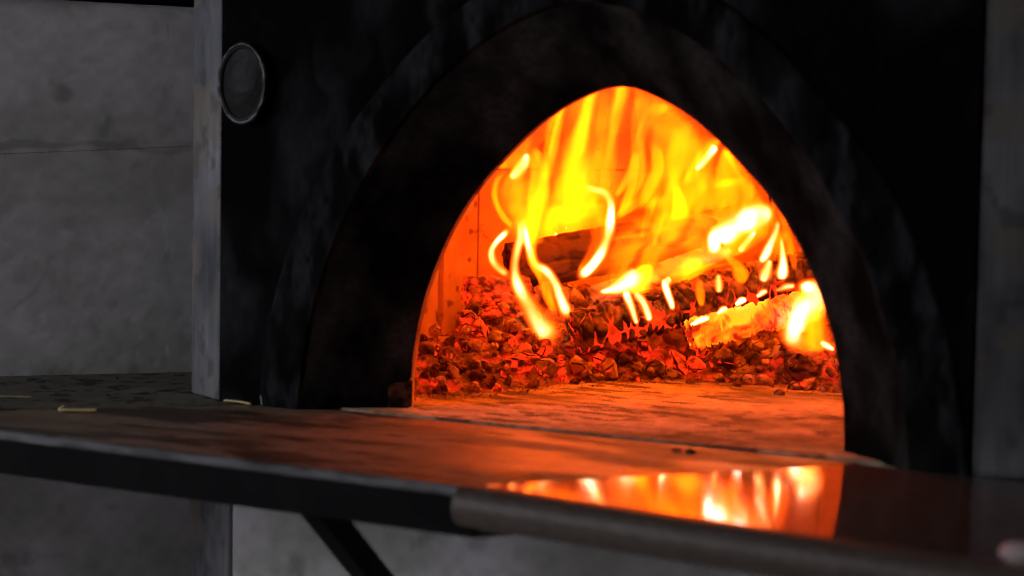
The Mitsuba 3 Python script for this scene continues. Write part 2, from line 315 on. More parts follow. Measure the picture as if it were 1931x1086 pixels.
ff = np.array([[i*8+j, i*8+(j+1) % 8, ((i+1) % 48)*8+(j+1) % 8, ((i+1) % 48)*8+j] for i in range(48) for j in range(8)])
put(ov+'__rim', outward(trimesh.Trimesh(np.array(tor), tri(ff), process=False)), 'rim_metal', True)

put_thing('floor', prism([(-6, -5.2), (6, -5.2), (6, 3), (-6, 3)], -1.0, -.95), 'plaster_grey', False, 'unseen floor below the picture, placed to bounce light up under the shelf', kind='structure')  # out of view; placed so that light bounces up to base and lower wall
put_thing('unseen_room_wall', slab_box([0, -5.2, .6], [9, .1, 4.2]), 'plaster_grey', False, 'unseen wall far behind the viewpoint, placed for a dim reflection in the counter edge', 'wall')  # out of view; placed for indirect light and an even reflection in the counter edge
# base below the counter: grey panel with a dark crack and the corner strip running down
base = thing('oven_base', 'grey plastered oven base in the shade under the counter, with a dark vertical crack', 'oven base')
put(base+'__corner_strip', along((-.6215, .0375), (-.5235, .0), -.75, -.051, .012), 'corner_steel')
put(base+'__panel', slab_box([.035, .012, -.4], [1.11, .02, .70], .002), 'plaster_grey')

# angled wall on the left: two panels with an uneven joint, dark ledge on top
wd = np.array([.618, .786]); W0 = np.array([-.964, .024])
wl = thing('angled_wall', 'mottled grey wall panel angled back beside the left of the oven', 'wall')
def on_wall(s, z, o=0.0): q = W0+wd*s+np.array([-wd[1], wd[0]])*o; return (q[0], q[1], z)
def wall_panel(zl0, zr0, zl1, zr1, s0=-.75, s1=.46):
    def zz(a, b, s): return a+(b-a)*s/.277
    pts = [on_wall(s, zz(a, b, s)+(-.0 if k else 0), o) for s in (s0, s1) for o in (0, .03) for k, (a, b) in enumerate(((zl0, zr0), (zl1, zr1)))]
    return hull(pts)
put(wl+'__panel', wall_panel(-.75, -.75, .3128, .3283), 'plaster_grey', label='lower grey wall panel')
put(wl+'__panel', wall_panel(.3134, .3289, .5342, .5302), 'plaster_grey', label='upper grey wall panel')
put(wl+'__backing', hull([on_wall(s, z, o) for s in (-.75, .46) for z in (-.7, .53) for o in (.012, .05)]), 'soot_black')
put_thing('wall_ledge', hull([on_wall(s, z, o) for s in (-.75, .46) for z in (.536, .60) for o in (-.012, .05)]), 'black_metal', False, 'dark ledge capping the grey wall at the top left corner', 'ledge')

# ------------------------------------------------------------------ counters
shelf = thing('front_shelf', 'long dark stone shelf before the oven mouth with a worn pale metal edge', 'counter')
put(shelf+'__slab', rounded_prism([(-.798, -.366), (.0955, -.366), (.337, -.020), (.338, .029), (-.455, .029), (-.492, -.006)], -.053, -.003, .001, 1), 'shelf_stone', 20)
es = trimesh.Trimesh(*(lambda q: (q.vertices, q.faces))(slab_box([-.351, -.3695, -.0075], [.894, .006, .012], .0022)), process=False)
put(shelf+'__metal_edge', es, 'edge_metal', label='thin worn pale metal edge of the shelf')
put(shelf+'__apron', slab_box([-.351, -.3685, -.0335], [.892, .004, .0385], .001), 'black_metal')
side = put_thing('side_counter', rounded_prism([(-.801, -.366), (-.494, -.003), (-.60, .06), (-.66, .40), (-1.35, -.48), (-1.30, -.97)], -.05, -.0025, .001, 1), 'side_stone', 20, 'crumb-strewn dull stone counter on the left, along the foot of the grey wall', 'counter')
pol = thing('polished_counter', 'polished dark stone counter in the right foreground mirroring the flames', 'counter')
FRONT = [(.078, -.3885), (.505, -.434), (.70, -.452), (1.25, -.50)]
put(pol+'__top', rounded_prism([(.0985, -.3665), (.505, -.413), (.70, -.431), (1.25, -.479), (1.25, -.004), (.349, -.004), (.341, -.016)], -.044, .0005, .0008, 1), 'polished_granite', 25)
bars = []
for (x0, y0), (x1, y1) in zip(FRONT[:-1], FRONT[1:]):
    e = np.array([x1-x0, y1-y0]); e /= np.linalg.norm(e); n_ = np.array([-e[1], e[0]])*.0214; w = np.linspace(0, 2*math.pi, 33)[:-1]
    ring = lambda q: np.c_[q[0]+n_[0]*(1+np.cos(w)), q[1]+n_[1]*(1+np.cos(w)), -.0214+.0214*np.sin(w)]
    bars.append(hull(np.vstack([ring((x0, y0)), ring((x1, y1))])))
put(pol+'__nosing', join(bars), 'honed_granite', 40, label='rounded dull front edge of the polished counter')
br = hull(np.vstack([np.array(c)+o for c in ((-.123, -.345, -.045), (-.175, -.01, -.30)) for o in [(x, y, z) for x in (-.012, .012) for y, z in ((-.009, -.012), (.009, .012), (-.012, .009), (.012, -.009))]]))
put_thing('shelf_brace', br, 'black_metal', False, 'black metal brace slanting down from under the shelf to the oven base', 'bracket')

# ------------------------------------------------------------------ hearth
def clip_round(x, y): return (x-CX)**2+(y-CY)**2 < (CR+.03)**2
put_thing('hearth_floor', prism([(-.40, .0322), (.40, .0322), (.40, .10), (.60, .35), (.62, .8), (.35, 1.25), (-.35, 1.25), (-.62, .8), (-.62, .35), (-.40, .10)], -.04, .0), 'hearth_stone', False, 'scorched stone hearth floor strewn with ash in front of the fire', kind='structure')
scene['hearth_floor']['bsdf'] = {'type': 'ref', 'id': 'hearth_stone'}

LOGS = {
  'big_log': ([-0.005, 0.16, 0.1497, 0.0407], [0.3609, 0.24, 0.2155, 0.0384]),
  'pale_log': ([0.1172, 0.09, 0.1073, 0.0191], [0.328, 0.14, 0.1818, 0.0186]),
  'charred_log': ([0.0915, 0.0, 0.0639, 0.0355], [0.4508, 0.1, 0.1587, 0.0327]),
  'glowing_log': ([0.2554, -0.06, 0.0708, 0.0242], [0.4433, -0.04, 0.1182, 0.0259]),
  'ember_block': ([-0.0665, 0.02, 0.1204, 0.0233], [0.0233, 0.06, 0.1246, 0.0236]),
}

FOOT = [(-0.1363, -0.2594), (-0.1228, -0.2459), (-0.0808, -0.2165), (-0.0089, -0.1702), (0.1045, -0.0652), (0.2619, -0.0021), (0.3714, -0.0588), (0.4556, -0.1532), (0.4797, -0.1857)]
COALS = [
  (-0.0017,-0.0223,0.0706,0.0153,'orange'),
  (-0.0066,-0.0625,0.0528,0.0121,'hot'),
  (0.0278,-0.0219,0.0571,0.0169,'orange'),
  (0.0472,-0.0257,0.0462,0.0138,'hot'),
  (0.0203,-0.0914,0.0259,0.018,'hot'),
  (0.047,-0.0829,0.0178,0.018,'ash'),
  (-0.0096,-0.121,0.0248,0.0126,'dark'),
  (-0.0357,-0.1294,0.029,0.0111,'dark'),
  (0.0867,0.0098,0.0457,0.0085,'ash'),
  (0.0976,-0.0305,0.0206,0.0168,'ash'),
  (0.0738,-0.0693,0.0122,0.0106,'hot'),
  (-0.1173,-0.1399,0.0511,0.0103,'dark'),
  (-0.0853,-0.1015,0.059,0.0097,'dark'),
  (-0.0707,-0.0867,0.0616,0.0098,'ash'),
  (-0.0612,-0.1015,0.0512,0.0097,'dark'),
  (-0.0904,-0.1603,0.0314,0.0124,'dark'),
  (-0.0684,-0.1561,0.0262,0.0103,'dark'),
  (-0.0447,-0.1539,0.0197,0.0088,'ash'),
  (0.1292,-0.0085,0.0234,0.0154,'hot'),
  (0.165,0.0094,0.0252,0.0124,'dark'),
  (0.1442,-0.0236,0.0129,0.0138,'ash'),
  (0.1839,-0.0031,0.0152,0.0116,'ash'),
  (0.1685,-0.0351,0.0022,0.0099,'ash'),
  (0.2136,-0.0014,0.01,0.0154,'dark'),
  (0.198,0.0422,0.035,0.0141,'hot'),
  (0.2447,0.0911,0.05,0.0223,'ash'),
  (0.2402,0.0235,0.0171,0.0187,'hot'),
  (0.273,0.0217,0.0148,0.0187,'hot'),
  (0.317,0.0094,0.02,0.0217,'dark'),
  (0.3205,0.0313,0.0319,0.0094,'ash'),
  (0.2895,0.0529,0.0346,0.0126,'hot'),
  (0.3404,0.0522,0.0475,0.0149,'ash'),
  (0.3551,0.0045,0.0274,0.0139,'dark'),
  (0.3711,-0.0121,0.0233,0.0085,'ash'),
  (0.3753,0.0126,0.0379,0.0085,'ash'),
  (0.3933,0.0016,0.0424,0.0155,'orange'),
  (0.3879,0.0221,0.0497,0.0101,'ash'),
  (0.404,0.0153,0.0553,0.0093,'orange'),
  (0.4094,-0.055,0.0232,0.0228,'dark'),
  (0.4039,-0.0183,0.0385,0.0107,'dark'),
  (0.4547,-0.0526,0.0498,0.0106,'hot'),
  (0.4395,-0.0655,0.0348,0.0106,'ash'),
  (0.4561,-0.1078,0.0231,0.0134,'dark'),
  (0.4221,-0.1022,0.0068,0.0134,'ash'),
  (0.3438,-0.0318,0.0064,0.0107,'dark'),
  (0.3662,-0.0506,0.0028,0.0099,'ash'),
  (0.373,-0.1647,0.0,0.0088,'dark'),
  (0.3227,-0.0723,0.0,0.0075,'ash'),
  (0.303,-0.0182,0.0026,0.0077,'ash'),
  (0.2121,-0.0494,0.0,0.0068,'ash'),
  (0.2585,-0.0426,0.0,0.0069,'dark'),
  (-0.0648,-0.0316,0.0873,0.0153,'hot'),
  (-0.0305,-0.0117,0.0862,0.0154,'hot'),
  (-0.045,-0.0528,0.0703,0.0152,'hot'),
  (-0.0219,-0.0589,0.0598,0.0106,'orange'),
  (-0.0478,-0.0927,0.0513,0.009,'ash'),
  (-0.0288,-0.0983,0.0424,0.0105,'ash'),
  (-0.1084,-0.0904,0.0727,0.009,'ash'),
  (-0.1221,-0.1179,0.0637,0.0074,'dark'),
  (-0.1083,-0.1712,0.0323,0.0102,'ash'),
  (-0.1178,-0.2032,0.0196,0.0086,'dark'),
  (-0.0961,-0.1997,0.0137,0.0079,'ash'),
  (-0.0746,-0.1895,0.0115,0.0072,'ash'),
  (-0.0491,-0.1827,0.0067,0.0073,'ash'),
  (-0.0238,-0.1617,0.0091,0.0073,'dark'),
  (-0.0018,-0.1455,0.0091,0.0081,'ash'),
  (0.0164,-0.0568,0.045,0.0106,'hot'),
  (0.0587,-0.0486,0.0295,0.0091,'dark'),
  (0.1124,-0.0549,0.0035,0.0076,'dark'),
  (0.1281,-0.0444,0.0057,0.0076,'ash'),
  (0.3063,0.066,0.0455,0.0111,'ash'),
  (0.3661,0.0352,0.0456,0.0094,'orange'),
  (0.4197,-0.0325,0.0402,0.0092,'ash'),
  (0.4292,-0.0763,0.0236,0.009,'ash'),
  (0.4407,-0.1294,0.0036,0.0074,'ash'),
  (0.4032,-0.1052,0.0,0.0082,'ash'),
  (0.4636,-0.0961,0.034,0.009,'ash'),
  (0.0642,0.1159,0.1092,0.0193,'ash'),
  (0.0929,0.1329,0.1044,0.0194,'orange'),
  (0.08,0.0874,0.0876,0.0159,'orange'),
  (0.0357,0.0374,0.0831,0.0125,'orange'),
  (0.0159,0.0346,0.0909,0.0141,'hot'),
  (-0.0037,0.0251,0.0953,0.0171,'hot'),
  (-0.0201,0.0864,0.11,0.0175,'ash'),
  (-0.0479,0.08,0.11,0.0174,'ash'),
  (0.008,0.2619,0.11,0.0185,'ash'),
  (-0.058,-0.0011,0.1004,0.0108,'dark'),
  (0.0358,0.0991,0.11,0.0144,'ash'),
]

foot = np.array(FOOT)
def foot_d(x): return np.interp(x, foot[:, 0], foot[:, 1])
def bed_z(x, d): return np.minimum(np.interp(x, [-.13, -.085, -.05], [.04, .05, .11]), .5*np.maximum(0, d-foot_d(x)))
# bed of ash and small embers under the coals: a height field down to the hearth
nx, nd = 240, 170
gx, gd = np.meshgrid(np.linspace(-.22, .54, nx), np.linspace(-.34, .45, nd), indexing='ij')
h = bed_z(gx, gd)
rough_ = meshkit.fbm(np.stack([gx*26, gd*26, gx*0], -1), 5, seed=5)-.5; lumps = meshkit.noise(np.stack([gx*75, gd*75, gx*0], -1), seed=9)
fine_ = meshkit.fbm(np.stack([gx*170, gd*170, gx*0], -1), 3, seed=2)-.5
near = np.clip((gd-foot_d(gx)+.035)/.05, 0, 1)
z = h+near*(.026*rough_+.010*(lumps-.4)+.005*fine_)-.012*(1-near)-.006
P = local(gx, gd, z)
inside = clip_round(P[..., 0], P[..., 1])
q = grid_faces(nx, nd); keep = inside.reshape(-1)[q].all(1) & (z.reshape(-1)[q].max(1) > -.004)
bm = trimesh.Trimesh(P.reshape(-1, 3), tri(q[keep])[:, ::-1], process=True); 
if bm.face_normals[:, 2].mean() < 0: bm.invert()
put_thing('ash_heap', bm, 'ash_bed', True, 'heap of ash and crumbled embers under the burning logs', kind='stuff', uv=np.c_[(np.asarray(bm.vertices)@RIGHT+2)/4, (np.asarray(bm.vertices)@AHEAD+2)/6], emitter={'type': 'area', 'radiance': mikit.proc(bed_glow), 'sampling_weight': 0.0})

def chunk(seed, n=13, sub=2, rough=.10, box=(1, .8, .75)):
    r = np.random.default_rng(seed)
    p = r.uniform(-1, 1, (n, 3)); p /= np.maximum(np.linalg.norm(p, axis=1, keepdims=True), .85)
    m = hull(p*box)
    m = m.subdivide_to_size(.5) if sub > 1 else m
    for _ in range(sub-1): m = m.subdivide()
    v = np.asarray(m.vertices); v = trimesh.smoothing.filter_taubin(trimesh.Trimesh(v, m.faces, process=False), iterations=22).vertices
    v = v*(1+rough*(meshkit.fbm(v*2.4+seed, 3, seed=seed)-.5)*2+.5*rough*(meshkit.noise(v*7+seed, seed=seed)-.5))[:, None]
    v = v/np.abs(v).max()
    return trimesh.Trimesh(v, m.faces, process=False)
CH = []
for s in range(14):
    c = chunk(100+s, n=int(rng.integers(16, 34)), rough=.15, box=(1, rng.uniform(.65, .95), rng.uniform(.55, .85))); w = np.asarray(c.vertices)
    uvc = np.c_[np.arctan2(w[:, 1], w[:, 0])/(2*math.pi)+.5, w[:, 2]*.5+.5]
    CH.append((mikit.ply(c, None, smooth=True, uv=uvc), c))
def rot(r): 
    q = r.normal(size=4); q /= np.linalg.norm(q); return trimesh.transformations.quaternion_matrix(q)
def place_chunk(x, d, z, r, rg):
    M = np.eye(4); M[:3, 3] = local(x, d, z); S = np.diag([r*rg.uniform(.95, 1.25), r, r*rg.uniform(.85, 1.1), 1])
    return M @ rot(rg) @ S
KIND = {'dark': ('coal_dark', None, 'dark burnt-out coal', 'dark coals'), 'ash': ('coal_ash', None, 'ash-coated coal', 'ash-coated coals'),
        'hot': ('coal_dark', 'hot', 'red glowing coal', 'red glowing coals'), 'orange': ('pale_ash', None, 'pale crusted coal', 'pale crusted coals')}
def where(x, d):
    e = d-foot_d(x)
    row = 'front' if e < .06 else 'middle' if e < .14 else 'back'
    side_ = 'left end' if x < -.02 else 'left half' if x < .12 else 'middle' if x < .25 else 'right half' if x < .37 else 'right end'
    return f'{row} row at the {side_} of the ember heap'
def add_coal(x, d, z, r, kind, rg):
    size = 'large' if r > .019 else 'small' if r < .011 else 'middling'
    b, e, l, g = KIND[kind]; k = thing('coal', f'{size} {l}, {where(x, d)}', 'coal', f'{size} {g}, {where(x, d)}')
    sh = dict(CH[int(rg.integers(len(CH)))][0]); sh['bsdf'] = {'type': 'ref', 'id': b}; sh['to_world'] = T(place_chunk(x, d, z, r, rg))
    if e: sh['emitter'] = patchy(e)
    scene[k] = sh
rg = np.random.default_rng(21)
for x, d, z, r, kind in COALS: add_coal(x, d, z+.12*r, r*1.18, kind, rg)
for i in range(190):                                                    # smaller coals between the large ones
    x = rg.uniform(-.13, .46); d = foot_d(x)+rg.uniform(-.01, .23)**1.0; r = rg.uniform(.0055, .0125)
    if x > .06 and d-foot_d(x) > .055: continue
    P_ = local(x, d, 0)
    if (P_[0]-CX)**2+(P_[1]-CY)**2 > (CR-.02)**2: continue
    add_coal(x, d, bed_z(x, d)+.3*r, r, rg.choice(['dark', 'ash', 'ash', 'dark', 'hot', 'orange'], p=[.12, .22, .18, .04, .32, .12]), rg)
crumb = []
small = [chunk(300+s, n=8, sub=1, rough=.1) for s in range(6)]
for i in range(2800):
    x = rg.uniform(-.16, .49); off = rg.normal(.0, .045) if i % 3 else rg.uniform(-.05, .22)
    d = foot_d(x)+off; r = rg.uniform(.0014, .0042)*(1.0 if off > -.03 else .7)
    P_ = local(x, d, 0)
    if (P_[0]-CX)**2+(P_[1]-CY)**2 > (CR-.02)**2 or P_[1] < .05: continue
    c = small[int(rg.integers(6))].copy(); c.apply_transform(place_chunk(x, d, max(0.0, float(bed_z(x, d)))+.4*r, r, rg)); crumb.append(c)
for i in range(700):
    x = rg.uniform(-.17, .06); d = foot_d(x)-abs(rg.normal(0, .035)); r = rg.uniform(.0012, .0036); P_ = local(x, d, 0)
    if (P_[0]-CX)**2+(P_[1]-CY)**2 > (CR-.02)**2 or P_[1] < .05: continue
    c = small[int(rg.integers(6))].copy(); c.apply_transform(place_chunk(x, d, .4*r, r, rg)); crumb.append(c)
rg.shuffle(crumb)
half = len(crumb)//2
put_thing('ember_crumbs', join(crumb[:half]), 'coal_ash', False, 'loose pale crumbs of ash scattered over the heap and the hearth', kind='stuff')
put_thing('charcoal_crumbs', join(crumb[half:]), 'coal_dark', False, 'loose dark crumbs of charcoal scattered over the heap and the hearth', kind='stuff')

# ------------------------------------------------------------------ logs
def frame_of(p0, p1):
    a, b = local(*p0[:3]), local(*p1[:3]); e = (b-a)/np.linalg.norm(b-a)
    s = np.cross(e, [0, 0, 1.0]); s /= np.linalg.norm(s); return a, b, e, s, np.cross(s, e)
def log_mesh(p0, p1, nl=170, nc=110, crack=.006, cell=.02, seed=0, aspect=1.0, flats=0.0, stretch=1.6, under=0.0, bump=.004, scale=1.0):
    """a burnt log as one skin with char checked into blocks: cracks follow the borders of cells on the surface"""
    a, b, e, s, t = frame_of(p0, p1); L = np.linalg.norm(b-a); r0, r1 = p0[3], p1[3]; rr = np.random.default_rng(seed)
    endz = np.r_[np.linspace(0, 1, 7)[:-1]**.5*.999, np.ones(nl-12), np.linspace(1, 0, 7)[1:]**.5*.999]
    u = np.r_[np.zeros(6), np.linspace(0, 1, nl-12), np.ones(6)]; w = np.linspace(0, 2*math.pi, nc+1)[:-1]
    U, Wd = np.meshgrid(u, w, indexing='ij'); E = np.repeat(endz[:, None], nc, 1)
    R = (r0+(r1-r0)*U)
    R = R*(1-flats*np.abs(np.cos(1.5*Wd+seed))**3)
    R = R*(1+.16*(meshkit.fbm(np.stack([U*L*14, np.cos(Wd), np.sin(Wd)], -1), 3, seed=seed)-.5))
    S3 = np.stack([U*L/stretch, R*np.cos(Wd), R*np.sin(Wd)], -1)
    if crack:
        n = int(L/stretch/cell*2*math.pi*r0/cell*1.1)+24
        c = np.c_[rr.uniform(-.02, L/stretch+.02, n), np.zeros((n, 2))]; an = rr.uniform(0, 2*math.pi, n); c[:, 1], c[:, 2] = r0*np.cos(an), r0*np.sin(an)
        dd, _ = cKDTree(c).query(S3.reshape(-1, 3), k=2); g = (dd[:, 1]-dd[:, 0]).reshape(U.shape)
        lowside = np.clip(-np.sin(Wd-.6), 0, 1)*under
        R = R-crack*(1+lowside)*(1-np.clip(g/((.0025+.0075*meshkit.fbm(S3.reshape(-1, 3)*45, 2, seed=seed+7).reshape(U.shape))*(1+.8*lowside)), 0, 1))**1.3+.35*crack*(meshkit.noise(dd[:, 0].reshape(U.shape)[..., None]*[0, 0, 0]+c[_[:, 0]].reshape(*U.shape, 3)*700)-.5)
    R = R+bump*(meshkit.fbm(S3*90, 4, seed=seed+3)-.5)
    R = R*E*scale
    shift = bump*3*(meshkit.fbm(np.stack([np.cos(Wd)*3+seed, np.sin(Wd)*3, E*3], -1), 3, seed=seed+4)-.5)*(E < .9999)
    P = a+e*(U*L+shift)[..., None]+s*(R*np.cos(Wd))[..., None]+t*(R*np.sin(Wd)*aspect)[..., None]
    m = trimesh.Trimesh(P.reshape(-1, 3), tri(grid_faces(nl, nc, True)), process=False)
    uvm = np.c_[np.linspace(0, 1, nl).repeat(nc), np.tile(np.arange(nc)/nc, nl)]
    flip = m.volume < 0
    if flip: m.invert()
    return m, uvm
p0, p1 = LOGS['big_log']
put_thing('log', log_mesh(p0, p1, seed=3, crack=.003, cell=.035, flats=.16, aspect=.95, bump=.005)[0], 'scorched_wood', True, 'big dark split log lying at the back of the fire behind the hook-shaped flame', 'log')
p0, p1 = LOGS['pale_log']
put_thing('log', log_mesh(p0, p1, seed=5, crack=.002, cell=.03, flats=.2, bump=.003)[0], 'pale_ash', True, 'pale ash-covered log wedged between the big dark log and the charred log', 'log')
p0, p1 = LOGS['charred_log']
lk = put_thing('log', log_mesh(p0, p1, seed=8, crack=.0080, cell=.036, stretch=.42, under=.8, bump=.006)[0], 'char_wood', True, 'charred log in front, checked into blocks with red ember glowing in its cracks', 'log')
m, uvm = log_mesh(p0, p1, nl=60, nc=40, seed=8, crack=0, bump=.002, scale=.86)
put(lk+'__ember_core', m, 'coal_dark', True, 'red glowing core seen through the cracks', uv=uvm, emitter=patchy('core'))
p0, p1 = LOGS['glowing_log']
m, uvm = log_mesh(p0, p1, seed=12, crack=.007, cell=.062, stretch=.33, bump=.007, under=.3, flats=.12)
put_thing('log', m, 'pale_ash', True, 'yellow-hot glowing log at the lower right with little white flames along its top', 'log', uv=uvm, emitter=patchy('log'))
p0, p1 = LOGS['ember_block']
m, uvm = log_mesh(p0, p1, seed=15, crack=.004, cell=.03, flats=.25, bump=.006)
put_thing('log', m, 'coal_dark', True, 'short stub of reddish burnt log at the left end of the fire', 'log', uv=uvm, emitter=patchy('hot'))

